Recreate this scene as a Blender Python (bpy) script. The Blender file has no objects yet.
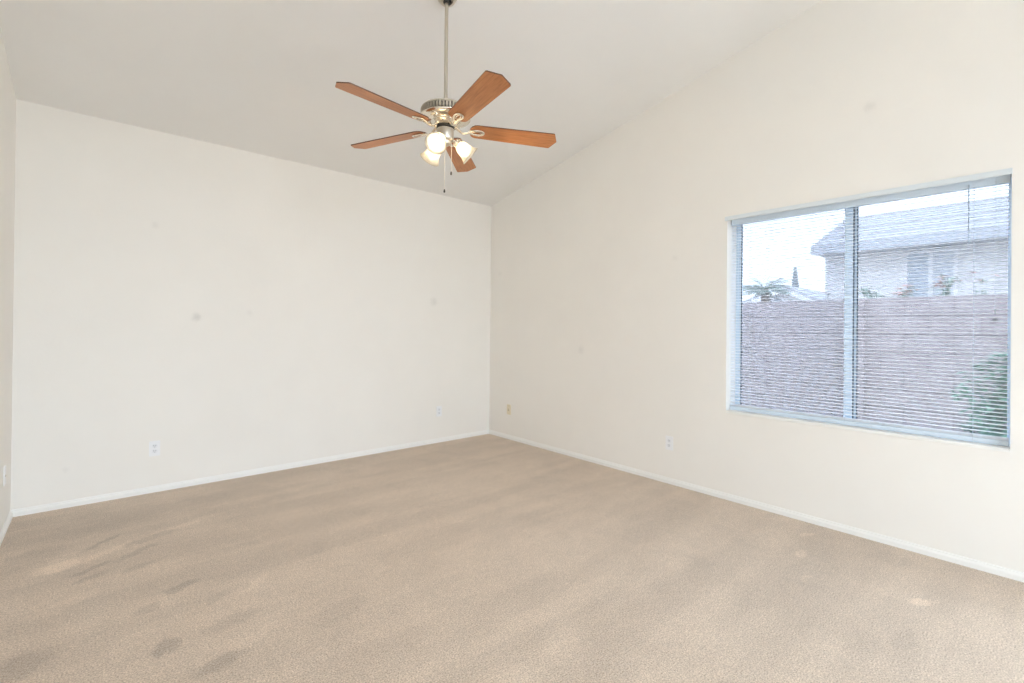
import bpy, bmesh, math, random
from mathutils import Vector, Matrix, Quaternion

PI = math.pi
random.seed(7)
scene = bpy.context.scene
COL = scene.collection

# ------------------------------------------------------------------ camera, sky, exposure
CAM = Vector((-3.5824, -4.5045, 1.2670))
cam_r = Vector((0.75326956, -0.65763671, 0.00994611))
cam_u = Vector((-0.00991649, 0.00376463, 0.99994374))
cam_f = Vector((0.65763716, 0.75332582, 0.00368567))
cd = bpy.data.cameras.new('camera')
cam = bpy.data.objects.new('camera', cd)
COL.objects.link(cam)
cam.matrix_world = Matrix(((cam_r.x, cam_u.x, -cam_f.x, CAM.x),
                           (cam_r.y, cam_u.y, -cam_f.y, CAM.y),
                           (cam_r.z, cam_u.z, -cam_f.z, CAM.z),
                           (0, 0, 0, 1)))
cd.sensor_width = 36
cd.lens = 16.737
cd.shift_y = -0.01421
cd.clip_start = 0.05
scene.camera = cam

world = bpy.data.worlds.new('sky')
scene.world = world
world.use_nodes = True
wn = world.node_tree.nodes
wn['Background'].inputs['Color'].default_value = (0.80, 0.90, 1.0, 1)
wn['Background'].inputs['Strength'].default_value = 12.0

scene.view_settings.view_transform = 'Standard'
scene.view_settings.look = 'None'
scene.view_settings.gamma = 1
scene.view_settings.use_curve_mapping = False
scene.view_settings.exposure = 0.0
scene.cycles.max_bounces = 14
scene.cycles.diffuse_bounces = 8
scene.cycles.glossy_bounces = 4
scene.cycles.transmission_bounces = 8
scene.cycles.transparent_max_bounces = 16
scene.cycles.sample_clamp_indirect = 6
scene.cycles.use_denoising = True
scene.cycles.use_adaptive_sampling = False

# portals: they only help Cycles find the sky through window and added doors
def portal(name, loc, rot, sx, sy):
    l = bpy.data.lights.new(name, 'AREA')
    l.shape = 'RECTANGLE'; l.size = sx; l.size_y = sy
    l.cycles.is_portal = True
    o = bpy.data.objects.new(name, l); COL.objects.link(o)
    o.location = loc; o.rotation_euler = rot
portal('window_portal', (0.25, -3.604, 1.389), (0, PI/2, 0), 1.5, 1.5)
portal('added_rear_portal', (-2.6, -7.86, 1.28), (PI/2, 0, 0), 2.4, 2.55)
portal('added_side_portal', (0.27, -6.35, 1.20), (0, PI/2, 0), 2.3, 2.1)

# ------------------------------------------------------------------ room measures
W = 3.994          # room width along x (0 .. -W)
D = 7.60           # depth (0 .. -D)
H = 2.743          # wall height at the low side
SL = 0.2046        # ceiling slope
WY0, WY1, WZ0, WZ1 = -2.862, -4.346, 0.658, 2.118
WT = 0.22
def ceil_z(y): return H - SL*y

# ------------------------------------------------------------------ mesh helpers
def new_bm(): return bmesh.new()

def obj(name, bm, mats=None, parent=None, smooth=False, bevel=0, auto=None):
    me = bpy.data.meshes.new(name)
    bmesh.ops.recalc_face_normals(bm, faces=bm.faces)
    bm.to_mesh(me); bm.free()
    if mats is not None:
        for m in (mats if isinstance(mats, (list, tuple)) else [mats]):
            me.materials.append(m)
    o = bpy.data.objects.new(name, me)
    COL.objects.link(o)
    if smooth:
        for p in me.polygons: p.use_smooth = True
        if auto:
            me.set_sharp_from_angle(angle=math.radians(auto))
    if bevel:
        b = o.modifiers.new('bevel', 'BEVEL'); b.width = bevel; b.segments = 2; b.limit_method = 'ANGLE'
    if parent: o.parent = parent
    return o

def thing(name, label, cat, loc=(0, 0, 0), rot=(0, 0, 0), group=None):
    o = bpy.data.objects.new(name, None); COL.objects.link(o)
    o.empty_display_size = 0.1
    o.location = loc; o.rotation_euler = rot
    o['label'] = label; o['category'] = cat
    if group: o['group'] = group
    return o

def tag(o, label, cat, group=None):
    o['label'] = label; o['category'] = cat
    if group: o['group'] = group
    return o

def box(bm, x0, x1, y0, y1, z0, z1, mi=0):
    vs = [bm.verts.new((x, y, z)) for x in (x0, x1) for y in (y0, y1) for z in (z0, z1)]
    idx = [(0,1,3,2), (4,6,7,5), (0,4,5,1), (2,3,7,6), (0,2,6,4), (1,5,7,3)]
    for f in idx:
        fc = bm.faces.new([vs[i] for i in f]); fc.material_index = mi
    return vs

def prism(bm, pts, vec, mi=0):
    """extrude a planar polygon (list of Vector) along vec"""
    vec = Vector(vec)
    a = [bm.verts.new(p) for p in pts]
    b = [bm.verts.new(Vector(p) + vec) for p in pts]
    n = len(pts)
    f = bm.faces.new(a); f.material_index = mi
    f = bm.faces.new(list(reversed(b))); f.material_index = mi
    for i in range(n):
        f = bm.faces.new((a[i], b[i], b[(i+1) % n], a[(i+1) % n])); f.material_index = mi

def lathe(bm, prof, segs=32, M=None, mi=0, cap=True):
    """prof: list of (r, z)"""
    rings = []
    for r, z in prof:
        ring = []
        for k in range(segs):
            a = 2*PI*k/segs
            v = Vector((r*math.cos(a), r*math.sin(a), z))
            if M: v = M @ v
            ring.append(bm.verts.new(v))
        rings.append(ring)
    for i in range(len(rings)-1):
        for k in range(segs):
            f = bm.faces.new((rings[i][k], rings[i][(k+1) % segs], rings[i+1][(k+1) % segs], rings[i+1][k]))
            f.material_index = mi
    if cap:
        for ring, rz in ((rings[0], prof[0]), (rings[-1], prof[-1])):
            if rz[0] > 1e-6:
                f = bm.faces.new(ring); f.material_index = mi

def tube(bm, pts, r, segs=8, closed=False, mi=0, flat=1.0):
    """sweep a circle of radius r (or list) along pts"""
    pts = [Vector(p) for p in pts]
    n = len(pts)
    rs = r if isinstance(r, (list, tuple)) else [r]*n
    rings = []
    up = Vector((0, 0, 1))
    prev = None
    for i in range(n):
        if closed: t = pts[(i+1) % n] - pts[i-1]
        else: t = pts[min(i+1, n-1)] - pts[max(i-1, 0)]
        t.normalize()
        if prev is None:
            a = up if abs(t.z) < 0.9 else Vector((1, 0, 0))
            nrm = (a - t*a.dot(t)).normalized()
        else:
            nrm = (prev - t*prev.dot(t)).normalized()
        prev = nrm
        bn = t.cross(nrm)
        ring = [bm.verts.new(pts[i] + nrm*(math.cos(2*PI*k/segs)*rs[i]*flat) + bn*(math.sin(2*PI*k/segs)*rs[i])) for k in range(segs)]
        rings.append(ring)
    m = n if closed else n-1
    for i in range(m):
        a, b = rings[i], rings[(i+1) % n]
        for k in range(segs):
            f = bm.faces.new((a[k], a[(k+1) % segs], b[(k+1) % segs], b[k])); f.material_index = mi
    if not closed:
        bm.faces.new(rings[0]).material_index = mi
        bm.faces.new(rings[-1]).material_index = mi

# ------------------------------------------------------------------ materials
def mat(name, col=(0.8, 0.8, 0.8), rough=0.5, metal=0.0, spec=0.5, **kw):
    m = bpy.data.materials.new(name); m.use_nodes = True
    b = m.node_tree.nodes['Principled BSDF']
    b.inputs['Base Color'].default_value = (*col, 1)
    b.inputs['Roughness'].default_value = rough
    b.inputs['Metallic'].default_value = metal
    b.inputs['Specular IOR Level'].default_value = spec
    for k, v in kw.items(): b.inputs[k].default_value = v
    return m

def nt(m): return m.node_tree.nodes, m.node_tree.links, m.node_tree.nodes['Principled BSDF']

def noise(m, scale, detail=2, rough=0.5, coord='Object', vec=None, dist=0.0):
    N, L, _ = nt(m)
    n = N.new('ShaderNodeTexNoise')
    n.inputs['Scale'].default_value = scale; n.inputs['Detail'].default_value = detail
    n.inputs['Roughness'].default_value = rough; n.inputs['Distortion'].default_value = dist
    if vec is None:
        tc = N.new('ShaderNodeTexCoord'); vec = tc.outputs[coord]
    L.new(vec, n.inputs['Vector'])
    return n

def bump(m, height, strength, dist=0.002):
    N, L, b = nt(m)
    bp = N.new('ShaderNodeBump'); bp.inputs['Strength'].default_value = strength
    bp.inputs['Distance'].default_value = dist
    L.new(height, bp.inputs['Height']); L.new(bp.outputs['Normal'], b.inputs['Normal'])
    return bp

def ramp(m, fac, stops):
    N, L, _ = nt(m)
    r = N.new('ShaderNodeValToRGB')
    e = r.color_ramp.elements
    while len(e) > 1: e.remove(e[-1])
    e[0].position = stops[0][0]; e[0].color = (*stops[0][1], 1)
    for p, c in stops[1:]:
        x = e.new(p); x.color = (*c, 1)
    L.new(fac, r.inputs['Fac'])
    return r

def paint(name, col):
    """lightly textured painted drywall"""
    m = mat(name, col, 0.75, spec=0.25)
    N, L, b = nt(m)
    n1 = noise(m, 55, 3, 0.55)
    n2 = noise(m, 1.7, 3, 0.6)
    r = ramp(m, n2.outputs['Fac'], [(0.3, tuple(c*0.975 for c in col)), (0.7, col)])
    L.new(r.outputs['Color'], b.inputs['Base Color'])
    bump(m, n1.outputs['Fac'], 0.25, 0.002)
    return m

WALLC = (0.885, 0.862, 0.818)
M_wall = paint('cream wall paint', WALLC)
M_ceil = paint('ceiling paint', (0.86, 0.855, 0.84))
def floor_plane(px, py, axis):
    d = cam_f + cam_r*((px-512)/476.08) + cam_u*((341.5-14.55-py)/476.08)
    return CAM - d*(CAM[axis]/d[axis])
def scuffed(name, axis, spots):
    """the same paint with a few small grey scuffs: (photo x, photo y, radius, gain)"""
    m = paint(name, WALLC)
    N, L, b = nt(m)
    src = b.inputs['Base Color'].links[0].from_socket
    geo = N.new('ShaderNodeTexCoord')
    wn_ = noise(m, 30, 3, .6, vec=geo.outputs['Object'])
    sb_ = N.new('ShaderNodeVectorMath'); sb_.operation = 'SCALE'; sb_.inputs['Scale'].default_value = .05
    L.new(wn_.outputs['Color'], sb_.inputs[0])
    ad = N.new('ShaderNodeVectorMath'); ad.operation = 'ADD'
    L.new(geo.outputs['Object'], ad.inputs[0]); L.new(sb_.outputs[0], ad.inputs[1])
    for px, py, rad, g in spots:
        p = floor_plane(px, py, axis) + Vector((.025, .025, .025))
        ds = N.new('ShaderNodeVectorMath'); ds.operation = 'DISTANCE'
        L.new(ad.outputs[0], ds.inputs[0]); ds.inputs[1].default_value = p
        mr = N.new('ShaderNodeMapRange'); mr.interpolation_type = 'SMOOTHSTEP'
        mr.inputs['From Min'].default_value = 0; mr.inputs['From Max'].default_value = rad
        mr.inputs['To Min'].default_value = g; mr.inputs['To Max'].default_value = 1
        L.new(ds.outputs['Value'], mr.inputs['Value'])
        sc = N.new('ShaderNodeVectorMath'); sc.operation = 'SCALE'
        L.new(src, sc.inputs[0]); L.new(mr.outputs['Result'], sc.inputs['Scale']); src = sc.outputs[0]
    L.new(src, b.inputs['Base Color'])
    return m
M_wallback = scuffed('cream wall paint with scuffs', 1, [(197, 317, .05, .84), (250, 313, .04, .95), (434, 302, .07, .90), (155, 225, .04, .95), (65, 470, .03, .95)])
M_wallright = scuffed('cream wall paint with faint spots', 0, [(581, 350, .06, .92), (500, 274, .05, .96), (869, 107, .05, .92), (675, 258, .04, .95)])
M_trim = mat('white satin trim', (0.885, 0.88, 0.855), 0.4)

# carpet: cut pile, speckled yarn, brushed lighter and darker patches
M_carpet = mat('tan cut pile carpet', (0.5, 0.4, 0.3), 0.95, spec=0.1)
N, L, B = nt(M_carpet)
B.inputs['Sheen Weight'].default_value = 0.25
B.inputs['Sheen Roughness'].default_value = 0.6
tc = N.new('ShaderNodeTexCoord')
fine = noise(M_carpet, 165, 3, 0.75, vec=tc.outputs['Object'])
mid = noise(M_carpet, 34, 4, 0.65, vec=tc.outputs['Object'])
big = noise(M_carpet, 2.1, 4, 0.55, vec=tc.outputs['Object'], dist=0.9)
mp = N.new('ShaderNodeMapping'); L.new(tc.outputs['Object'], mp.inputs['Vector'])
mp.inputs['Rotation'].default_value = (0, 0, 0.06); mp.inputs['Scale'].default_value = (0.5, 3.4, 1)
trk = noise(M_carpet, 1.3, 2, 0.45, vec=mp.outputs['Vector'], dist=0.15)
cf = ramp(M_carpet, fine.outputs['Fac'], [(0.34, (0.33, 0.245, 0.18)), (0.5, (0.555, 0.447, 0.348)), (0.66, (0.78, 0.66, 0.535))])
def mulfac(src, lo, hi, a, b_):
    n = N.new('ShaderNodeMapRange')
    n.inputs['From Min'].default_value = lo; n.inputs['From Max'].default_value = hi
    n.inputs['To Min'].default_value = a; n.inputs['To Max'].default_value = b_
    L.new(src, n.inputs['Value']); return n.outputs['Result']
def mth(op, a, b_):
    n = N.new('ShaderNodeMath'); n.operation = op
    for i, v in enumerate((a, b_)):
        if isinstance(v, (int, float)): n.inputs[i].default_value = v
        else: L.new(v, n.inputs[i])
    return n.outputs[0]
f1 = mulfac(mid.outputs['Fac'], 0.3, 0.7, 0.93, 1.07)
f2 = mulfac(big.outputs['Fac'], 0.35, 0.65, 0.965, 1.03)
pat = noise(M_carpet, 5.5, 4, 0.6, vec=tc.outputs['Object'], dist=0.6)
f4 = mulfac(pat.outputs['Fac'], 0.36, 0.64, 0.965, 1.03)
f3 = mulfac(trk.outputs['Fac'], 0.42, 0.58, 0.95, 1.045)
tot = mth('MULTIPLY', mth('MULTIPLY', mth('MULTIPLY', f1, f2), f3), f4)
tot = mth('MULTIPLY', tot, 1.09)
# trodden marks where the pile lies the other way: (x, y, rx, ry, angle, gain)
warp = noise(M_carpet, 9.0, 4, 0.7, vec=tc.outputs['Object'])
wsub = N.new('ShaderNodeVectorMath'); wsub.operation = 'SUBTRACT'; wsub.inputs[1].default_value = (0.5, 0.5, 0.5)
L.new(warp.outputs['Color'], wsub.inputs[0])
wsc = N.new('ShaderNodeVectorMath'); wsc.operation = 'SCALE'; wsc.inputs['Scale'].default_value = 0.16
L.new(wsub.outputs[0], wsc.inputs[0])
wad = N.new('ShaderNodeVectorMath'); wad.operation = 'ADD'
L.new(tc.outputs['Object'], wad.inputs[0]); L.new(wsc.outputs[0], wad.inputs[1])
MARKS = []
def carpet_marks(marks):
    global tot
    for (x, y, rx, ry, ang, g) in marks:
        m_ = N.new('ShaderNodeMapping'); m_.vector_type = 'TEXTURE'
        m_.inputs['Location'].default_value = (x, y, 0)
        m_.inputs['Rotation'].default_value = (0, 0, ang)
        m_.inputs['Scale'].default_value = (rx, ry, 1)
        L.new(wad.outputs[0], m_.inputs['Vector'])
        ln = N.new('ShaderNodeVectorMath'); ln.operation = 'LENGTH'; L.new(m_.outputs[0], ln.inputs[0])
        mr = N.new('ShaderNodeMapRange'); mr.interpolation_type = 'SMOOTHSTEP'
        mr.inputs['From Min'].default_value = 0.55; mr.inputs['From Max'].default_value = 1.25
        mr.inputs['To Min'].default_value = g**1.35; mr.inputs['To Max'].default_value = 1.0
        L.new(ln.outputs['Value'], mr.inputs['Value'])
        tot = mth('MULTIPLY', tot, mr.outputs['Result'])
def floor_at(px, py):
    d = cam_f + cam_r*((px-512)/476.08) + cam_u*((341.5-14.55-py)/476.08)
    t = -CAM.z/d.z
    p = CAM + d*t
    return p.x, p.y
for (px, py, rx, ry, an, g) in [
        (75, 528, .50, .22, 0.1, .90), (30, 560, .22, .12, 0.9, .92), (200, 500, .40, .10, 0.1, .95),
        (60, 566, .10, .075, 0.45, 1.16), (107, 552, .13, .05, 0.7, 1.10), (103, 542, .12, .022, 0.8, .84),
        (92, 568, .10, .022, 0.5, .85), (137, 552, .13, .035, 0.6, .88), (150, 538, .16, .03, 0.3, .90), (140, 566, .09, .03, 0.5, .90),
        (190, 523, .25, .04, 0.35, 1.07), (178, 588, .085, .04, 0.6, .84), (90, 578, .07, .03, 0.5, .88), (148, 610, .05, .04, 0.5, .90),
        (60, 606, .14, .06, 0.5, 1.06), (165, 647, .07, .045, 1.2, .82), (222, 662, .09, .05, 0.2, .85), (232, 620, .13, .05, 0.3, .90),
        (22, 666, .12, .08, 0.4, .86), (130, 640, .10, .05, 0.6, 1.04), (240, 645, .07, .05, 0.5, 1.05), (218, 597, .10, .03, 0.4, .93),
        (258, 583, .09, .03, 0.6, 1.06), (340, 610, .16, .07, .4, .94), (330, 545, .2, .05, 0.1, .97), (412, 512, .16, .05, 0.2, 1.05),
        (922, 602, .07, .035, -0.7, 1.16), (807, 535, .07, .02, -.2, 1.12), (800, 553, .05, .03, -.2, 1.12), (805, 578, .05, .02, 0, 1.10), (905, 640, .12, .05, -0.2, .93),
        (700, 570, .20, .07, 0.4, .96), (560, 470, .45, .05, 0.05, .95), (895, 560, .10, .10, -.5, .94), (560, 640, .15, .05, .2, 1.03)]:
    x, y = floor_at(px, py)
    MARKS.append((x, y, rx, ry, an, g))
carpet_marks(MARKS)
mx = N.new('ShaderNodeVectorMath'); mx.operation = 'SCALE'
L.new(cf.outputs['Color'], mx.inputs[0]); L.new(tot, mx.inputs['Scale'])
L.new(mx.outputs[0], B.inputs['Base Color'])
hsum = mth('ADD', mth('MULTIPLY', fine.outputs['Fac'], 0.6), mid.outputs['Fac'])
bump(M_carpet, hsum, 0.7, 0.007)

M_wood = mat('fan blade wood', (0.35, 0.14, 0.05), 0.40, spec=0.5)
N2, L2, B2 = nt(M_wood)
tcw = N2.new('ShaderNodeTexCoord'); mw = N2.new('ShaderNodeMapping')
mw.inputs['Scale'].default_value = (1.2, 14, 14); L2.new(tcw.outputs['Object'], mw.inputs['Vector'])
gw = noise(M_wood, 6, 5, 0.6, vec=mw.outputs['Vector'], dist=0.6)
rw = ramp(M_wood, gw.outputs['Fac'], [(0.3, (0.36, 0.13, 0.042)), (0.55, (0.50, 0.20, 0.070)), (0.8, (0.58, 0.27, 0.10))])
L2.new(rw.outputs['Color'], B2.inputs['Base Color'])
M_edge = mat('dark blade edge', (0.12, 0.05, 0.025), 0.5)
M_nickel = mat('brushed nickel', (0.62, 0.57, 0.49), 0.30, 1.0)
M_polish = mat('polished nickel', (0.82, 0.76, 0.66), 0.16, 1.0)
M_dark = mat('dark gap', (0.03, 0.028, 0.025), 0.6)
M_chain = mat('pull chain metal', (0.85, 0.80, 0.70), 0.35, 0.6)
M_plug = mat('dark chain pendant', (0.06, 0.045, 0.035), 0.35)

# frosted glass shade
M_shade = bpy.data.materials.new('frosted glass shade'); M_shade.use_nodes = True
Ns, Ls = M_shade.node_tree.nodes, M_shade.node_tree.links
Ns.clear()
out = Ns.new('ShaderNodeOutputMaterial')
tr = Ns.new('ShaderNodeBsdfTranslucent'); tr.inputs['Color'].default_value = (0.62, 0.58, 0.50, 1)
df = Ns.new('ShaderNodeBsdfDiffuse'); df.inputs['Color'].default_value = (0.88, 0.84, 0.75, 1)
tp = Ns.new('ShaderNodeBsdfTransparent'); tp.inputs['Color'].default_value = (1, 0.96, 0.88, 1)
gl = Ns.new('ShaderNodeBsdfGlossy'); gl.inputs['Roughness'].default_value = 0.2
a1 = Ns.new('ShaderNodeMixShader'); a1.inputs[0].default_value = 0.40
a2 = Ns.new('ShaderNodeMixShader'); a2.inputs[0].default_value = 0.32
a3 = Ns.new('ShaderNodeMixShader'); a3.inputs[0].default_value = 0.06
Ls.new(tr.outputs[0], a1.inputs[1]); Ls.new(df.outputs[0], a1.inputs[2])
Ls.new(a1.outputs[0], a2.inputs[1]); Ls.new(tp.outputs[0], a2.inputs[2])
Ls.new(a2.outputs[0], a3.inputs[1]); Ls.new(gl.outputs[0], a3.inputs[2])
Ls.new(a3.outputs[0], out.inputs['Surface'])

M_bulb = mat('lit bulb', (1, 1, 1), 0.4)
bb = M_bulb.node_tree.nodes['Principled BSDF']
bb.inputs['Emission Color'].default_value = (1.0, 0.86, 0.66, 1)
bb.inputs['Emission Strength'].default_value = 14.0

# pane shader: tint to dim the view, veil to imitate its haze
def pane_mat(name, veil, tint=(0.95, 0.975, 1.0), vc=0.2):
    m = bpy.data.materials.new(name); m.use_nodes = True
    n, l = m.node_tree.nodes, m.node_tree.links
    n.clear()
    o = n.new('ShaderNodeOutputMaterial')
    t = n.new('ShaderNodeBsdfTransparent'); t.inputs['Color'].default_value = (*tint, 1)
    g = n.new('ShaderNodeBsdfGlossy'); g.inputs['Roughness'].default_value = 0.02
    v = n.new('ShaderNodeBsdfTranslucent'); v.inputs['Color'].default_value = (vc*.92, vc*.97, vc, 1)
    m1 = n.new('ShaderNodeMixShader'); m1.inputs[0].default_value = veil
    m2 = n.new('ShaderNodeMixShader'); m2.inputs[0].default_value = 0.04
    l.new(t.outputs[0], m1.inputs[1]); l.new(v.outputs[0], m1.inputs[2])
    l.new(m1.outputs[0], m2.inputs[1]); l.new(g.outputs[0], m2.inputs[2])
    l.new(m2.outputs[0], o.inputs['Surface'])
    return m
M_pane = pane_mat('window glass with dimming tint and haze', 0.07, (0.45, 0.465, 0.495), 0.27)  # tint put in to dim the bright outside; veil imitates glare haze
M_screen = pane_mat('insect screen mesh', 0.10, (0.98, 0.985, 1.0), 0.42)
M_frame = mat('window frame tinted daylight blue', (0.70, 0.80, 0.90), 0.4)  # bluish cast of the daylight is put into the frame colour
M_gasket = mat('dark gasket', (0.06, 0.09, 0.12), 0.6)
M_slat = mat('white blind slat', (0.92, 0.95, 0.98), 0.4)  # faint daylight blue mixed into the white
M_slat.node_tree.nodes['Principled BSDF'].inputs['Transmission Weight'].default_value = 0.0
M_valance = mat('frosted valance plastic', (0.70, 0.76, 0.80), 0.3)
M_rail = mat('white blind rail tinted daylight blue', (0.66, 0.76, 0.86), 0.4)  # white rail; the blue of shaded daylight is in its colour
M_cord = mat('blind cord', (0.50, 0.55, 0.60), 0.7)
M_wand = mat('clear grey wand', (0.35, 0.42, 0.50), 0.2)
M_plate = mat('white plastic plate', (0.87, 0.875, 0.885), 0.35)
M_sock = mat('white outlet insert', (0.82, 0.83, 0.85), 0.35)
M_slot = mat('outlet slots', (0.12, 0.12, 0.13), 0.6)
M_ivory = mat('ivory plastic plate', (0.80, 0.72, 0.55), 0.4)
M_ivory2 = mat('ivory jack insert', (0.62, 0.54, 0.38), 0.45)

# ------------------------------------------------------------------ room shell
def struct(name, bm, m, parent=None, **kw):
    o = obj(name, bm, m, parent, **kw)
    if parent is None: o['kind'] = 'structure'
    return o

T = 0.22
bm = new_bm(); box(bm, -W-T, T, -D-T, T, -0.12, 0.0); struct('floor', bm, M_carpet)

bm = new_bm()
y0, y1 = T, -D-T
prism(bm, [Vector((-W-T, y0, ceil_z(y0))), Vector((-W-T, y1, ceil_z(y1))), Vector((-W-T, y1, ceil_z(y1)+0.15)), Vector((-W-T, y0, ceil_z(y0)+0.15))], (W+2*T, 0, 0))
struct('ceiling', bm, M_ceil)

bm = new_bm()
prism(bm, [Vector((-W-T, 0, 0)), Vector((T, 0, 0)), Vector((T, 0, H)), Vector((-W-T, 0, H))], (0, T, 0))
struct('wall_back', bm, M_wallback)

def side_poly(x, ya, yb): return [Vector((x, ya, 0)), Vector((x, yb, 0)), Vector((x, yb, ceil_z(yb))), Vector((x, ya, ceil_z(ya)))]
bm = new_bm(); prism(bm, side_poly(-W-T, 0, -D), (T, 0, 0)); struct('wall_left', bm, M_wall)

DX0, DX1, DZ = -3.80, -1.40, 2.55
SY0, SY1, SZ = -5.30, -7.40, 2.35      # added glazed opening in the window wall, unseen, for fill daylight
# right wall with the window opening cut in it
bm = new_bm()
YS = [0, WY0, WY1, SY0, SY1, -D]
ZS = [0, WZ0, WZ1, SZ]
def wall_b(bm, x):
    P = {}
    def v(y, z):
        k = (round(y, 4), round(z, 4))
        if k not in P: P[k] = bm.verts.new((x, y, z))
        return P[k]
    for i in range(5):
        a, b = YS[i], YS[i+1]
        for j in range(3):
            if (i == 1 and j == 1) or i == 3: continue
            bm.faces.new((v(a, ZS[j]), v(b, ZS[j]), v(b, ZS[j+1]), v(a, ZS[j+1])))
        bm.faces.new((v(a, SZ), v(b, SZ), v(b, ceil_z(b)), v(a, ceil_z(a))))
    return P
PA = wall_b(bm, 0.0); PB = wall_b(bm, WT)
r4 = lambda y, z: (round(y, 4), round(z, 4))
def quad_between(a, b):
    a, b = r4(*a), r4(*b)
    bm.faces.new((PA[a], PA[b], PB[b], PB[a]))
def ring(pts, closed=True):
    for i in range(len(pts) if closed else len(pts)-1): quad_between(pts[i], pts[(i+1) % len(pts)])
ring([(WY0, WZ0), (WY1, WZ0), (WY1, WZ1), (WY0, WZ1)])
ring([(SY0, 0), (SY0, WZ0), (SY0, WZ1), (SY0, SZ), (SY1, SZ), (SY1, WZ1), (SY1, WZ0), (SY1, 0), (-D, 0), (-D, WZ0), (-D, WZ1), (-D, SZ)]
     + [(y, ceil_z(y)) for y in YS[::-1]] + [(0, SZ), (0, WZ1), (0, WZ0), (0, 0), (WY0, 0), (WY1, 0)])
struct('wall_right', bm, M_wallright)

# wall behind the camera, with an added wide opening that lets fill daylight in
bm = new_bm()
for (a, b, z0, z1) in ((-W-T, DX0, 0, None), (DX1, T, 0, None), (DX0, DX1, DZ, None)):
    z1 = ceil_z(-D)
    box(bm, a, b, -D-T, -D, z0, z1)
struct('wall_front', bm, M_wall)
added_door = bpy.data.objects.new('added_door_1', None); COL.objects.link(added_door); added_door['kind'] = 'structure'  # unseen glazed opening, added for the daylight it lets in
added_door.location = ((DX0+DX1)/2, -D-0.11, 0)
def added_door_leaf(xa, xb, yy, added_door, DZ):
    bm = new_bm()
    w = 0.06
    box(bm, xa, xa+w, yy-.02, yy+.02, 0.02, DZ-.02); box(bm, xb-w, xb, yy-.02, yy+.02, 0.02, DZ-.02)
    box(bm, xa+w, xb-w, yy-.02, yy+.02, 0.02, 0.1); box(bm, xa+w, xb-w, yy-.02, yy+.02, DZ-.1, DZ-.02)
    o = obj('added_door_leaf', bm, M_frame, added_door, bevel=.002)
    bm = new_bm(); box(bm, xa+w, xb-w, yy-.003, yy+.003, 0.1, DZ-.1)
    g = obj('glass_pane', bm, pane_mat('added opening glass', 0.0), o)
hw = (DX1-DX0)/2
added_door_leaf(-hw+.01, .03, .03, added_door, DZ); added_door_leaf(-.03, hw-.01, -.03, added_door, DZ)
added_door2 = bpy.data.objects.new('added_door_2', None); COL.objects.link(added_door2); added_door2['kind'] = 'structure'  # second added glazed opening, unseen, to brighten the room
added_door2.location = (0.12, (SY0+SY1)/2, 0); added_door2.rotation_euler = (0, 0, PI/2)
hw2 = (SY0-SY1)/2
added_door_leaf(-hw2+.01, .03, .03, added_door2, SZ); added_door_leaf(-.03, hw2-.01, -.03, added_door2, SZ)

# baseboards: small colonial profile
prof = [(0, 0), (0.012, 0), (0.012, 0.026), (0.010, 0.030), (0.0065, 0.035), (0.0045, 0.044), (0, 0.047)]
def baseboard(name, a, b, nrm):
    a = Vector(a); b = Vector(b); nrm = Vector(nrm)
    bm = new_bm()
    prism(bm, [a + nrm*p[0] + Vector((0, 0, p[1])) for p in prof], b - a)
    return struct(name, bm, M_trim)
baseboard('baseboard_back', (-W, 0, 0), (0, 0, 0), (0, -1, 0))
baseboard('baseboard_right', (0, -0.0125, 0), (0, SY0, 0), (-1, 0, 0))
baseboard('baseboard_left', (-W, -0.0125, 0), (-W, -D, 0), (1, 0, 0))

# ------------------------------------------------------------------ window
win = bpy.data.objects.new('window_1', None); COL.objects.link(win); win['kind'] = 'structure'
win.location = (0.19, (WY0+WY1)/2, WZ0)
oy, oz = (WY0+WY1)/2, WZ0
def fr(bm, x0, x1, ya, yb, za, zb):   # world to window local
    box(bm, x0-0.19, x1-0.19, ya-oy, yb-oy, za-oz, zb-oz)
FX0, FX1 = 0.155, 0.215
bm = new_bm()
fw, fh = 0.018, 0.010
fr(bm, FX0, FX1, WY0, WY0-fw, WZ0, WZ1)
fr(bm, FX0, FX1, WY1, WY1+.012, WZ0, WZ1)
fr(bm, FX0, FX1, WY0-fw, WY1+.012, WZ0, WZ0+fh)
fr(bm, FX0, FX1, WY0-fw, WY1+.012, WZ1-fh, WZ1)
obj('window_frame', bm, M_frame, win, bevel=.002)
ym = oy
def sash(name, ya, yb, x0, x1, wa, wb, pm):
    """ya is the far (left in the photo) edge, yb the near one; wa, wb the stile widths"""
    bm = new_bm()
    za, zb, sw = WZ0+fh, WZ1-fh, 0.012
    fr(bm, x0, x1, ya, ya-wa, za, zb); fr(bm, x0, x1, yb, yb+wb, za, zb)
    fr(bm, x0, x1, ya-wa, yb+wb, za, za+sw); fr(bm, x0, x1, ya-wa, yb+wb, zb-sw, zb)
    o = obj(name, bm, M_frame, win, bevel=.0015)
    g = new_bm()
    xm = (x0+x1)/2
    fr(g, xm-.002, xm+.002, ya-wa, yb+wb, za+sw, zb-sw)
    obj('glass_pane', g, pm, o)
    k = new_bm()
    fr(k, x0-.001, x0+.004, ya-wa+.001, ya-wa-.005, za+sw, zb-sw)
    obj('gasket', k, M_gasket, o)
    return o
ss = sash('sliding_sash', WY0-fw, -3.620, 0.160, 0.182, 0.021, 0.048, M_pane)
k = new_bm(); fr(k, 0.160, 0.182, -3.620, -3.6235, WZ0+fh, WZ1-fh)
obj('weather_strip', k, M_gasket, ss)
sash('fixed_sash', -3.596, WY1+.012, 0.186, 0.210, 0.041, 0.009, M_pane)
k = new_bm(); fr(k, 0.2115, 0.2135, WY0-fw, ym, WZ0+fh, WZ1-fh)
obj('insect_screen', k, M_screen, win)

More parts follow.
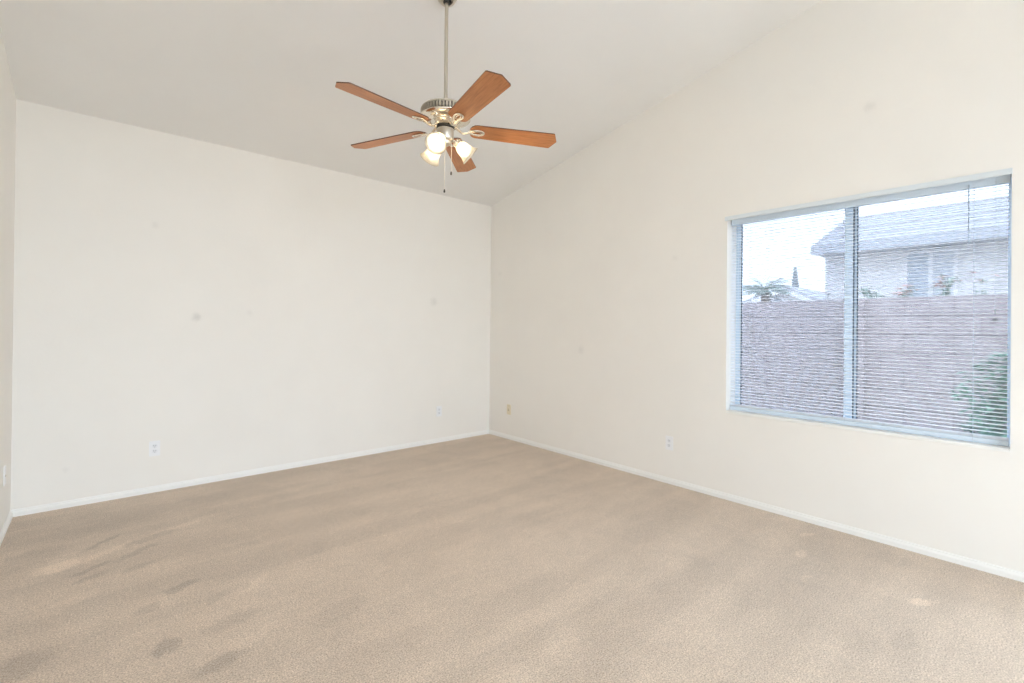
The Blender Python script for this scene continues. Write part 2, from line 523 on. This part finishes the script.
# thin white sill board on the bottom of the reveal
bm = new_bm(); box(bm, -0.008, FX0, WY0-.002, WY1+.002, WZ0-.008, WZ0+.010)
sl = struct('trim_1', bm, M_trim, bevel=.002)

# ------------------------------------------------------------------ mini blind
BY0, BY1 = WY0-0.008, WY1+0.008
blind = thing('window_blind', 'wide white mini blind with open horizontal slats hanging in the window', 'window blind', (0.065, oy, WZ1))
def bl(bm, x0, x1, ya, yb, za, zb): box(bm, x0-0.03, x1-0.03, ya-oy, yb-oy, za-WZ1, zb-WZ1)
bm = new_bm(); bl(bm, 0.016, 0.044, BY0, BY1, 2.068, WZ1-0.003)
obj('head_rail', bm, M_rail, blind, bevel=.003)
bm = new_bm()
bl(bm, -0.047, -0.044, WY0+0.014, WY1-0.002, 2.097, 2.128)
bl(bm, -0.044, -0.0355, WY0+0.014, WY1-0.002, 2.125, 2.128)
bl(bm, -0.0438, -0.0395, WY0+0.014, WY1-0.002, 2.097, 2.100)
obj('valance', bm, M_valance, blind, bevel=.0008)
BOT = WZ0+0.0255
bm = new_bm(); bl(bm, 0.017, 0.043, BY0, BY1, BOT-0.014, BOT+0.014)
obj('bottom_rail', bm, M_rail, blind, bevel=.003)
pitch = 0.0213
ztop = 2.056
ns = int((ztop-(BOT+0.034))/pitch)+1
bm = new_bm()
tilt = math.radians(4)
levels = [ztop - i*pitch for i in range(ns)] + [BOT+.016+.0042*i for i in range(4)]     # four spare slats lie stacked on the bottom rail
for z in levels:
    z -= WZ1
    top, bot = [], []
    for j in range(5):
        u = (j/4-0.5)*0.025
        zz = 0.0022*(1-(2*u/0.025)**2)
        x = u*math.cos(tilt); dz = u*math.sin(tilt)
        top.append((x, z+zz+dz+0.00035)); bot.append((x, z+zz+dz-0.00035))
    loop = top + bot[::-1]
    prism(bm, [Vector((p[0], BY0-oy, p[1])) for p in loop], (0, BY1-BY0, 0))
slats = obj('slats', bm, M_slat, blind)
cords = [-3.010, -3.604, -4.200]
for cy in cords:
    bm = new_bm()
    for dx in (-0.0135, 0.0135):
        tube(bm, [(dx, cy-oy, -0.03), (dx, cy-oy, BOT-WZ1)], 0.0007, 5)
    obj('ladder_cord', bm, M_cord, blind)
bm = new_bm()
tube(bm, [(-0.02, -4.180-oy, -0.03), (-0.022, -4.180-oy, -0.36)], 0.0032, 6)
obj('tilt_wand', bm, M_wand, blind)
bm = new_bm()
for q in (0, .004):
    tube(bm, [(-0.018, -4.283-oy-q, -0.03), (-0.018, -4.283-oy-q*1.2, -0.72)], 0.0006, 5)
lathe(bm, [(0.001, -0.72), (0.003, -0.725), (0.004, -0.745), (0.001, -0.748)], 10, Matrix.Translation((-0.018, -4.285-oy, 0)))
obj('lift_cord', bm, M_cord, blind)

# ------------------------------------------------------------------ wall plates
def rounded(w, h, r, n=4):
    pts = []
    for cx, cy, a0 in ((w/2-r, h/2-r, 0), (-w/2+r, h/2-r, 90), (-w/2+r, -h/2+r, 180), (w/2-r, -h/2+r, 270)):
        for k in range(n+1):
            a = math.radians(a0+90*k/n); pts.append((cx+r*math.cos(a), cy+r*math.sin(a)))
    return pts
def plate(name, label, cat, loc, rz, kind, group=None):
    """local frame: plate lies in xz, faces -y"""
    t = thing(name, label, cat, loc, (0, 0, rz), group)
    mp_, ms = (M_ivory, M_ivory2) if kind == 'phone' else (M_plate, M_sock)
    bm = new_bm()
    prism(bm, [Vector((x, -0.0005, z)) for x, z in rounded(.068, .114, .006)], (0, -0.003, 0))
    prism(bm, [Vector((x, -0.0035, z)) for x, z in rounded(.063, .109, .005)], (0, -0.002, 0))
    obj('cover_plate', bm, mp_, t)
    if kind == 'duplex':
        for s in (1, -1):
            bm = new_bm()
            prism(bm, [Vector((x*1.0, -0.0055, z+s*.0195)) for x, z in rounded(.034, .029, .011)], (0, -0.002, 0))
            sk = obj('socket', bm, ms, t)
            bm = new_bm()
            z = s*.0195
            box(bm, -.0078, -.0054, -.0077, -.0070, z-.001, z+.0085)
            box(bm, .0050, .0074, -.0077, -.0070, z+.000, z+.0080)
            lathe(bm, [(.0026, 0), (.0026, .0007)], 10, Matrix.Translation((0, -.0070, z-.0068)) @ Matrix.Rotation(PI/2, 4, 'X'))
            obj('slots', bm, M_slot, sk)
        bm = new_bm(); lathe(bm, [(.0032, 0), (.0032, .001), (.002, .0016)], 10, Matrix.Translation((0, -.0052, 0)) @ Matrix.Rotation(PI/2, 4, 'X'))
        obj('screw', bm, ms, t)
    elif kind == 'phone':
        bm = new_bm(); box(bm, -.0095, .0095, -.0095, -.0052, -.012, .012); box(bm, -.006, .006, -.0125, -.0095, -.004, .008)
        j = obj('jack', bm, ms, t, bevel=.001)
        bm = new_bm(); box(bm, -.005, .005, -.0100, -.0094, -.0105, -.0045); obj('jack_opening', bm, M_slot, j)
        bm = new_bm()
        bm.free()
        for s in (1, -1):
            bm = new_bm()
            lathe(bm, [(.0034, 0), (.0034, .001), (.002, .0016)], 10, Matrix.Translation((0, -.0052, s*.042)) @ Matrix.Rotation(PI/2, 4, 'X'))
            obj('screw', bm, ms, t)
    elif kind == 'coax':
        bm = new_bm()
        lathe(bm, [(.0085, 0), (.0085, .001), (.0048, .001), (.0048, .004), (.0038, .004)], 12, Matrix.Translation((0, -.0052, 0)) @ Matrix.Rotation(PI/2, 4, 'X'))
        obj('jack', bm, M_nickel, t)
    return t
plate('wall_outlet', 'white duplex outlet low on the left part of the back wall, clearly slotted', 'outlet', (-3.240, 0, 0.331), 0, 'duplex')
plate('wall_outlet', 'small pale outlet on the back wall close to the corner', 'outlet', (-0.712, 0, 0.344), 0, 'duplex')
plate('phone_jack', 'ivory phone jack plate on the window wall beside the corner', 'phone jack', (0, -0.363, 0.338), -PI/2, 'phone')
plate('wall_outlet', 'white duplex outlet on the window wall left of the window', 'outlet', (0, -2.397, 0.334), -PI/2, 'duplex')
plate('cable_plate', 'white cable socket plate on the left side wall at the photo edge', 'cable socket', (-W, -0.322, 0.347), PI/2, 'coax')

# ------------------------------------------------------------------ ceiling fan
FP = Vector((-2.086, -2.192, 2.402))
fan = thing('ceiling_fan', 'five-blade wooden ceiling fan with three lit glass shades hanging from the sloped ceiling', 'ceiling fan', FP)
lat = Vector((0.7533, -0.6576, 0)); tow = Vector((-0.6576, -0.7533, 0))
CZ = ceil_z(FP.y) - FP.z

def local_tilt(): return Matrix.Translation((0, 0, CZ)) @ Matrix.Rotation(-math.atan(SL), 4, 'X')
bm = new_bm()
lathe(bm, [(.026, -.060), (.038, -.060), (.046, -.052), (.056, -.036), (.062, -.018), (.066, -.001)], 40, local_tilt(), cap=False)
obj('canopy', bm, M_nickel, fan, smooth=True)
bm = new_bm()
lathe(bm, [(.003, -.066), (.018, -.060), (.025, -.050), (.022, -.036), (.004, -.030)], 24, Matrix.Translation((0, 0, CZ)))
obj('hanger_ball', bm, M_dark, fan, smooth=True)
bm = new_bm(); lathe(bm, [(.0105, .165), (.0105, CZ-.05)], 20); obj('downrod', bm, M_nickel, fan, smooth=True, auto=40)
bm = new_bm()
lathe(bm, [(.012, .175), (.017, .172), (.020, .162), (.026, .150), (.050, .140), (.095, .132), (.128, .122), (.138, .114), (.138, .108)], 64)
obj('motor_cover', bm, M_nickel, fan, smooth=True, auto=50)
bm = new_bm()
lathe(bm, [(.130, .109), (.130, .074)], 64, cap=False, mi=1)
for k in range(48):
    a = 2*PI*k/48
    M = Matrix.Rotation(a, 4, 'Z')
    pts = [M @ Vector(v) for v in ((.130, -.005, .076), (.141, -.005, .078), (.141, .005, .078), (.130, .005, .076))]
    prism(bm, pts, (0, 0, .030))
obj('vent_ring', bm, [M_nickel, mat('vent slot grey', (.20, .19, .17), .6)], fan)
bm = new_bm()
lathe(bm, [(.138, .0755), (.143, .071), (.142, .063), (.132, .056), (.108, .050), (.090, .046), (.086, .040), (.090, .034), (.086, .030), (.074, .024), (.066, .019)], 64)
obj('motor_bowl', bm, M_polish, fan, smooth=True, auto=50)
bm = new_bm(); lathe(bm, [(.050, .0205), (.050, .008), (.040, .007)], 48)
obj('flywheel', bm, M_dark, fan, smooth=True, auto=40)
bm = new_bm(); lathe(bm, [(.040, .008), (.048, .004), (.049, -.054), (.045, -.062), (.034, -.068), (.030, -.082), (.018, -.090), (.004, -.092)], 40)
obj('switch_housing', bm, M_nickel, fan, smooth=True, auto=40)

PITCH = math.radians(12)
def blade_outline():
    r0, r1 = .139, .665
    w0, w1 = .057, .0685
    pts = []
    for k in range(9):                          # rounded root
        a = math.radians(90+22.5*k)
        pts.append((r0+.040+.040*math.cos(a), w0*math.sin(a)*1.0))
    tipc = r1-.030
    pts += [(tipc-.004, -w1), (tipc+.003, -w1+.005), (r1-.010, -.024), (r1, -.002), (r1, .002), (r1-.010, .024), (tipc+.003, w1-.005), (tipc-.004, w1)]
    return pts
HANG = Matrix.Rotation(-.0175, 4, 'X') @ Matrix.Rotation(.0167, 4, 'Y')   # the blade ring hangs a degree out of level
for k in range(5):
    a = math.radians(7.264+180-72*k)
    R = HANG @ Matrix.Translation((0, 0, .012)) @ Matrix.Rotation(a, 4, 'Z') @ Matrix.Rotation(.018, 4, 'Y') @ Matrix.Rotation(-PITCH, 4, 'X')
    # bracket (blade iron): cast arm and open leaf-shaped loop under the blade
    bm = new_bm()
    tube(bm, [(.052, 0, .010), (.066, 0, .006), (.082, .003, -.006), (.097, .005, -.017), (.113, .003, -.017), (.130, 0, -.0115), (.150, 0, -.0085)],
         [.010, .010, .009, .008, .008, .009, .009], 8, flat=.7)
    loop = []
    for j in range(24):
        t = 2*PI*j/24
        wv = .021*math.sin(t)*(1-.25*math.cos(t))
        loop.append((.180-.042*math.cos(t), wv, -.0085))
    tube(bm, loop, .0062, 8, closed=True, flat=.65)
    loop2 = []
    for j in range(16):
        t = 2*PI*j/16
        loop2.append((.184-.026*math.cos(t), .0095*math.sin(t), -.0085))
    tube(bm, loop2, .0030, 6, closed=True, flat=.8)
    for (sx, sy) in ((.144, .010), (.144, -.010), (.216, 0)):
        lathe(bm, [(.0055, -.0115), (.0055, -.004)], 10, Matrix.Translation((sx, sy, 0)))
    o = obj('blade_bracket', bm, M_polish, fan, smooth=True, auto=50)
    o.matrix_local = R
    ot = blade_outline()
    bm = new_bm()
    lo = [bm.verts.new((x, y, -.003)) for x, y in ot]; hi = [bm.verts.new((x, y, .003)) for x, y in ot]
    bm.faces.new(lo); bm.faces.new(hi[::-1])
    n = len(ot)
    for j in range(n):
        f = bm.faces.new((lo[j], lo[(j+1) % n], hi[(j+1) % n], hi[j])); f.material_index = 1
    o = obj('blade', bm, [M_wood, M_edge], fan)
    o.matrix_local = R

# light kit: three arms, sockets, bell shades, bulbs
for adeg in (-12, 106, 226):
    a = math.radians(adeg)
    hd = lat*math.sin(a) + tow*math.cos(a)
    tl = math.radians(40)
    ax = hd*math.cos(tl) + Vector((0, 0, -1))*math.sin(tl)
    p0 = hd*.072 + Vector((0, 0, -.070))
    bm = new_bm()
    tube(bm, [hd*.030+Vector((0, 0, -.056)), hd*.046+Vector((0, 0, -.054)), hd*.056+Vector((0, 0, -.060)), p0-ax*.012], .0075, 10)
    zq = ax.to_track_quat('Z', 'Y').to_matrix().to_4x4()
    Mx = Matrix.Translation(p0) @ zq @ Matrix.Scale(.95, 4)
    lathe(bm, [(.010, -.022), (.022, -.018), (.027, -.008), (.0275, .006), (.024, .008)], 24, Mx)
    obj('lamp_arm', bm, M_polish, fan, smooth=True, auto=45)
    bm = new_bm()
    outp = [(.0235, .000), (.027, .010), (.036, .022), (.0415, .040), (.0435, .058), (.0475, .076), (.055, .092), (.0645, .105)]
    inn = [(r-.0028, z+.0005) for r, z in outp[::-1]]
    lathe(bm, outp+inn, 40, Mx, cap=False)
    sh = obj('lamp_shade', bm, M_shade, fan, smooth=True)
    bm = new_bm()
    lathe(bm, [(.004, .004), (.013, .006), (.014, .022), (.024, .040), (.030, .056), (.0305, .066), (.026, .080), (.014, .090), (.003, .0925)], 24, Mx)
    obj('bulb', bm, M_bulb, sh, smooth=True)
    ld = bpy.data.lights.new('lamp_light', 'SPOT')
    ld.energy = 5.5; ld.color = (1.0, 0.76, 0.50); ld.shadow_soft_size = 0.022
    ld.spot_size = math.radians(165); ld.spot_blend = 0.5
    lo_ = bpy.data.objects.new('lamp_light', ld); COL.objects.link(lo_); lo_.parent = fan
    lo_.location = p0 + ax*.112
    lo_.rotation_euler = (-ax).to_track_quat('Z', 'Y').to_euler()
for (dl, dt, top, end) in ((.0, .012, -.090, -.360), (.036, .0, -.060, -.255)):
    base = lat*dl + tow*dt
    bm = new_bm()
    z = top
    while z > end+.016:
        bmesh.ops.create_icosphere(bm, subdivisions=1, radius=.0022, matrix=Matrix.Translation(base+Vector((0, 0, z))))
        z -= .0036
    tube(bm, [base+Vector((0, 0, top)), base+Vector((0, 0, end+.014))], .0016, 6)
    c = obj('pull_chain', bm, M_chain, fan, smooth=True)
    bm = new_bm()
    lathe(bm, [(.001, end+.018), (.0035, end+.016), (.005, end+.008), (.0052, end), (.002, end-.003)], 12, Matrix.Translation(base))
    obj('chain_pendant', bm, M_plug, c, smooth=True)

# ------------------------------------------------------------------ outside
GZ = -0.15
M_ground = mat('gravel yard', (0.48, 0.43, 0.38), 0.95)
Ng, Lg, Bg = nt(M_ground)
g1 = noise(M_ground, 60, 4, 0.7); rg = ramp(M_ground, g1.outputs['Fac'], [(0.3, (0.36, 0.32, 0.28)), (0.7, (0.60, 0.55, 0.50))])
Lg.new(rg.outputs['Color'], Bg.inputs['Base Color']); bump(M_ground, g1.outputs['Fac'], 0.6, 0.01)
bm = new_bm(); box(bm, -30, 45, -40, 40, GZ-.3, GZ)
g = obj('ground', bm, M_ground); g['kind'] = 'structure'

# block wall: separate courses of blocks with sunk joints, one mesh
M_block = mat('pinkish tan concrete block', (0.52, 0.44, 0.43), 0.9)
Nb, Lb, Bb = nt(M_block)
b1 = noise(M_block, 5, 4, 0.6); rb = ramp(M_block, b1.outputs['Fac'], [(0.3, (0.47, 0.395, 0.40)), (0.7, (0.58, 0.505, 0.505))])
Lb.new(rb.outputs['Color'], Bb.inputs['Base Color'])
M_mortar = mat('grey mortar', (0.30, 0.27, 0.27), 0.95)
FX, FT = 3.10, 1.652
bm = new_bm()
CH, BL = 0.2045, 0.4064
nc = int((FT-GZ)/CH)+1
ya, yb = 2.0, -9.0
box(bm, FX+.006, FX+.146, yb, ya, GZ-.05, FT-.004, 1)
for c in range(nc):
    zt = FT-c*CH; zb = max(zt-CH+.006, GZ-.04)
    if zb >= zt: continue
    ph = -3.397 if c % 2 == 0 else -3.194
    k0 = math.floor((yb-ph)/BL); k1 = math.ceil((ya-ph)/BL)
    for k in range(k0, k1):
        a, b = ph+k*BL+.003, ph+(k+1)*BL-.003
        a = max(a, yb); b = min(b, ya)
        if b-a > .02: box(bm, FX, FX+.152, a, b, zb, zt)
fence = obj('block_wall', bm, [M_block, M_mortar])
tag(fence, 'long pinkish tan block wall standing outside across the window', 'wall')
# pilaster where the two lengths of wall meet
bm = new_bm()
for c in range(nc):
    zt = FT+.0-c*CH; zb = max(zt-CH+.006, GZ-.04)
    if zt > zb: box(bm, FX-.055, FX-.002, -3.045, -2.84, zb, zt)
pil = obj('pilaster', bm, M_block, fence)
bm = new_bm(); lathe(bm, [(.018, 0), (.018, .012), (.008, .014), (.008, .04)], 12, Matrix.Translation((FX, -4.10, 1.40)) @ Matrix.Rotation(-PI/2, 4, 'Y'))
obj('wall_hook', bm, M_dark, fence, smooth=True, auto=40)

# neighbour house
M_stucco = mat('pale grey stucco', (0.84, 0.84, 0.83), 0.9)
nb = noise(M_stucco, 90, 3); bump(M_stucco, nb.outputs['Fac'], .4, .004)
M_shingle = mat('grey roof tile', (0.50, 0.50, 0.52), 0.85)
M_fascia = mat('painted fascia', (0.50, 0.52, 0.55), 0.7)
M_hwin = mat('house window glass', (0.50, 0.56, 0.62), 0.1)
M_white = mat('white trim outside', (0.9, 0.9, 0.9), 0.5)
house = thing('neighbour_house', 'pale stucco house with grey gabled roof just beyond the block wall', 'house', (5.6, -2.0, GZ))
def H_(x, y, z): return Vector((x-5.6, y+2.0, z-GZ))
bm = new_bm()
gy = -1.94
prism(bm, [H_(5.62, gy, GZ), H_(8.6, gy, GZ), H_(8.6, gy, 2.62), H_(7.1, gy, 3.22), H_(5.62, gy, 2.62)], (0, -12, 0))
obj('wall', bm, M_stucco, house)
bm = new_bm()
ry = -1.883
s = (3.39-2.635)/(7.02-5.10)
prism(bm, [H_(5.10, ry, 2.635), H_(7.10, ry, 2.635+2.0*s), H_(9.10, ry, 2.635), H_(9.10, ry, 2.555), H_(7.10, ry, 2.555+2.0*s), H_(5.10, ry, 2.555)], (0, -12.2, 0))
for k in range(12):      # tile courses standing a little proud
    x = 5.10+k*.168; z = 2.635+(x-5.10)*s
    prism(bm, [H_(x, ry-.01, z+.001), H_(x+.168, ry-.01, z+.168*s+.001), H_(x, ry-.01, z+.022)], (0, -12.1, 0))
obj('roof', bm, M_shingle, house)
bm = new_bm()
prism(bm, [H_(5.085, ry, 2.50), H_(5.105, ry, 2.50), H_(5.105, ry, 2.640), H_(5.085, ry, 2.640)], (0, -12.2, 0))
prism(bm, [H_(5.105, ry-.03, 2.515), H_(5.66, ry-.03, 2.515), H_(5.66, ry-.03, 2.53), H_(5.105, ry-.03, 2.53)], (0, -12.1, 0))
obj('fascia', bm, M_fascia, house)
bm = new_bm()
def hw_box(bm, ya, yb, za, zb, x0=5.57, x1=5.625):
    a = H_(x0, ya, za); b = H_(x1, yb, zb); box(bm, a.x, b.x, a.y, b.y, a.z, b.z)
hw_box(bm, -2.975, -3.02, 1.40, 2.485); hw_box(bm, -3.53, -3.575, 1.40, 2.485); hw_box(bm, -3.26, -3.31, 1.445, 2.44)
hw_box(bm, -3.02, -3.53, 2.44, 2.485); hw_box(bm, -3.02, -3.53, 1.40, 1.445)
hf = obj('window', bm, M_white, house)
bm = new_bm(); hw_box(bm, -3.02, -3.26, 1.445, 2.44, 5.60, 5.61); obj('window_pane', bm, M_hwin, hf)
bm = new_bm(); hw_box(bm, -3.31, -3.53, 1.445, 2.44, 5.60, 5.61); obj('window_pane', bm, mat('light blind behind pane', (.62, .66, .70), .3), hf)

def ray_at_x(px, py, X):
    d = cam_f + cam_r*((px-512)/476.08) + cam_u*((341.5-14.55-py)/476.08)
    return CAM + d*((X-CAM.x)/d.x)

# farther house with a shallow gable, white verge and arched window
FXH = 15.0
gp = ray_at_x(787, 285.5, FXH); gr = ray_at_x(823, 300, FXH); glf = ray_at_x(752, 300, FXH)
ab = ray_at_x(778, 293, FXH); aw = abs(ray_at_x(774, 300, FXH).y-ray_at_x(782.5, 300, FXH).y)
far = thing('far_house', 'low house with a shallow white-edged gable and arched window far beyond the wall', 'house', (FXH, gp.y, GZ))
def F_(y, z, x=0): return Vector((x, y-gp.y, z-GZ))
bm = new_bm()
prism(bm, [F_(glf.y, GZ), F_(gr.y, GZ), F_(gr.y, gr.z-.05), F_(gp.y, gp.z-.1), F_(glf.y, glf.z-.05)], (6, 0, 0))
obj('wall', bm, M_stucco, far)
bm = new_bm()
for e, sgn in ((gr, -1), (glf, 1)):
    tvec = Vector((0, e.y-gp.y, e.z-gp.z)).normalized()
    ex = tvec*.3
    prism(bm, [F_(gp.y, gp.z, -.4), F_(e.y, e.z, -.4)+ex, F_(e.y, e.z-.12, -.4)+ex, F_(gp.y, gp.z-.12, -.4)], (6.8, 0, 0))
obj('roof', bm, M_shingle, far)
bm = new_bm()
for e in (gr, glf):
    tvec = Vector((0, e.y-gp.y, e.z-gp.z)).normalized()
    prism(bm, [F_(gp.y, gp.z-.10, -.44), F_(e.y, e.z-.10, -.44)+tvec*.3, F_(e.y, e.z-.26, -.44)+tvec*.3, F_(gp.y, gp.z-.26, -.44)], (.038, 0, 0))
obj('verge_board', bm, M_white, far)
bm = new_bm()
pts = [(ab.y+aw/2, ab.z-1.2), (ab.y-aw/2, ab.z-1.2)] + [(ab.y-aw/2*math.cos(t*PI/8), ab.z-aw/2+aw/2*math.sin(t*PI/8)) for t in range(9)]
prism(bm, [F_(y, z, -.03) for y, z in pts], (.04, 0, 0))
ow = obj('arched_window', bm, M_hwin, far)
bm = new_bm()
tube(bm, [F_(y, z, -.03) for y, z in [(ab.y-aw/2, ab.z-1.2)]+pts[2:]+[(ab.y+aw/2, ab.z-1.2)]], .06, 6)
obj('arch_trim', bm, M_white, ow)

# leaf helper
def leaf(bm, base, dirv, length, width, droop=0.4, n=5, mi=0):
    d = Vector(dirv).normalized(); up = Vector((0, 0, 1))
    side = d.cross(up)
    if side.length < .01: side = Vector((1, 0, 0))
    side.normalize()
    L_, R__ = [], []
    for i in range(n+1):
        t = i/n
        p = Vector(base) + d*(length*t) - up*(droop*length*t*t)
        w = width*math.sin(PI*min(.98, .08+t*.9))*.5
        L_.append(bm.verts.new(p+side*w)); R__.append(bm.verts.new(p-side*w))
    for i in range(n):
        f = bm.faces.new((L_[i], L_[i+1], R__[i+1], R__[i])); f.material_index = mi

def leafmat(name, c1, c2):
    m = mat(name, c1, 0.55)
    n_ = noise(m, 9, 2); r = ramp(m, n_.outputs['Fac'], [(.35, c1), (.65, c2)])
    m.node_tree.links.new(r.outputs['Color'], m.node_tree.nodes['Principled BSDF'].inputs['Base Color'])
    return m
M_leaf = leafmat('green leaf', (0.12, 0.30, 0.20), (0.28, 0.52, 0.36))
M_leaf2 = leafmat('grey green leaf', (0.18, 0.26, 0.22), (0.36, 0.44, 0.36))
M_red = mat('red orange flower', (0.72, 0.36, 0.30), 0.5)
M_bark = mat('brown bark', (0.20, 0.14, 0.10), 0.9)

# broad leafy shrub inside the yard
sb = thing('leafy_shrub', 'bright green leafy shrub in front of the block wall at lower right of the window', 'shrub', (1.95, -4.36, GZ))
rnd = random.Random(3)
bm = new_bm(); bl_bm = new_bm()
for i in range(26):
    a = rnd.uniform(0, 2*PI); r = rnd.uniform(.05, .26); h = rnd.uniform(.55, 1.12)
    p1 = Vector((r*math.cos(a)*.5, r*math.sin(a)*.5, h*.5)); p2 = Vector((r*math.cos(a), r*math.sin(a), h))
    tube(bm, [(0, 0, 0), p1, p2], [.010, .006, .002], 5)
for i in range(3200):
    u = rnd.random()**.6; a = rnd.uniform(0, 2*PI); ph = rnd.uniform(-1, 1)
    z = .74+ph*.54
    rr = .40*math.sqrt(max(0, 1-ph*ph))*(.75+.35*math.sin(3*a+5*ph))*u + .03
    c = Vector((rr*math.cos(a), rr*math.sin(a), z))
    d = Vector((math.cos(a)+rnd.uniform(-.7, .7), math.sin(a)+rnd.uniform(-.7, .7), rnd.uniform(-.2, .9)))
    leaf(bl_bm, c, d, rnd.uniform(.07, .12), rnd.uniform(.03, .05), rnd.uniform(.1, .5), 3)
obj('branches', bm, M_bark, sb)
obj('foliage', bl_bm, M_leaf, sb)

# flowering plants behind the block wall, leaves showing above its top
def strap_plant(label, px, toppx, X, spread, nl, seed, red):
    rr = random.Random(seed)
    b = ray_at_x(px, 300, X); tp_ = ray_at_x(px, toppx, X)
    h = tp_.z-GZ
    t = thing('flowering_plant' if red else 'leafy_plant', label, 'plant', (X, b.y, GZ), group=None)
    bm = new_bm()
    tube(bm, [(0, 0, 0), (0.01, 0.01, h*.4), (0, 0, h*.75)], [.02, .015, .008], 6)
    obj('stem', bm, M_leaf2, t)
    bm = new_bm()
    for i in range(nl):
        a = rr.uniform(0, 2*PI); z = h*rr.uniform(.84, .93)
        leaf(bm, (0.02*math.cos(a), .02*math.sin(a), z), (math.cos(a), math.sin(a), rr.uniform(.9, 3.2)), spread*rr.uniform(.8, 1.4), .028, rr.uniform(.6, 1.2), 7)
    obj('leaves', bm, M_leaf2, t)
    for i in range(red):
        bm = new_bm()
        a = rr.uniform(0, 2*PI); z = h*rr.uniform(.91, .97)
        c = Vector((rr.uniform(-.08, .08), rr.uniform(-.1, .1), z))
        for q in range(5):
            leaf(bm, c, (math.cos(a+q*1.25), math.sin(a+q*1.25), rr.uniform(.2, .9)), .075, .024, .6, 3)
        obj('flower', bm, M_red, t)
strap_plant('leafy plant without flowers above the block wall, just right of the window centre bar', 866, 278, 3.6, .22, 20, 1, 0)
strap_plant('drooping thin-leaved plant between the centre bar plant and the red flowers', 877, 285, 3.95, .18, 14, 2, 0)
strap_plant('low plant with red flowers under the left half of the neighbour window', 905, 280, 3.6, .24, 22, 3, 9)
strap_plant('taller arching plant with red flowers under the right half of the neighbour window', 948, 270, 3.6, .30, 26, 4, 10)
strap_plant('thin upright plant with few red leaves behind the blind tilt wand', 979, 266, 3.6, .16, 10, 5, 3)
strap_plant('small sparse plant at the left corner of the neighbour house', 826, 284, 3.6, .16, 9, 6, 1)

# palm and cypress seen over the wall on the left
pm = ray_at_x(765, 289, 9.0)
palm = thing('palm_tree', 'small grey-green fan of palm fronds above the wall on the left', 'palm tree', (9.0, pm.y, GZ))
bm = new_bm(); tube(bm, [(0, 0, 0), (.03, 0, 1.0), (0, 0, pm.z-GZ)], [.13, .11, .09], 10); obj('trunk', bm, M_bark, palm)
bm = new_bm(); rr = random.Random(9)
for i in range(30):
    a = 2*PI*i/30+rr.uniform(-.1, .1); el = rr.uniform(-.1, 1.0)
    d = Vector((math.cos(a), math.sin(a), el)).normalized()
    base = Vector((0, 0, pm.z-GZ)); Lf = rr.uniform(.45, .72)
    tube(bm, [base, base+d*Lf*.5, base+d*Lf-Vector((0, 0, .08))], [.012, .009, .004], 4)
    sd = d.cross(Vector((0, 0, 1))).normalized()
    for j in range(8):
        p = base+d*Lf*(.35+.08*j)-Vector((0, 0, .08*(.35+.08*j)**2))
        for s_ in (1, -1): leaf(bm, p, d*.7+sd*s_*.9+Vector((0, 0, -.2)), .17, .028, .4, 3)
obj('fronds', bm, M_leaf2, palm)
ct = ray_at_x(795.3, 268, 22.0); cw = abs(ray_at_x(791.5, 287, 22.0).y-ray_at_x(798.5, 287, 22.0).y)
cyp = thing('cypress_tree', 'slim tapering dark cypress behind the far house roof', 'tree', (22.0, ct.y, GZ))
bm = new_bm(); tube(bm, [(0, 0, 0), (0, 0, ct.z-GZ-.3)], [.12, .03], 8); obj('trunk', bm, M_bark, cyp)
bm = new_bm(); rr = random.Random(11)
Hc = ct.z-GZ
for i in range(1500):
    z = rr.uniform(.4, Hc-.15); a = rr.uniform(0, 2*PI)
    t_ = (Hc-z)/(Hc-(ray_at_x(795, 287, 22).z-GZ))
    rad = min(cw*.55*(.10+.90*t_), cw*.8)*rr.uniform(.5, 1)
    leaf(bm, (rad*.7*math.cos(a), rad*.7*math.sin(a), z), (.2*math.cos(a), .2*math.sin(a), 1), .24, .08, 0, 3)
obj('foliage', bm, leafmat('cypress green', (.24, .28, .30), (.32, .37, .38)), cyp)
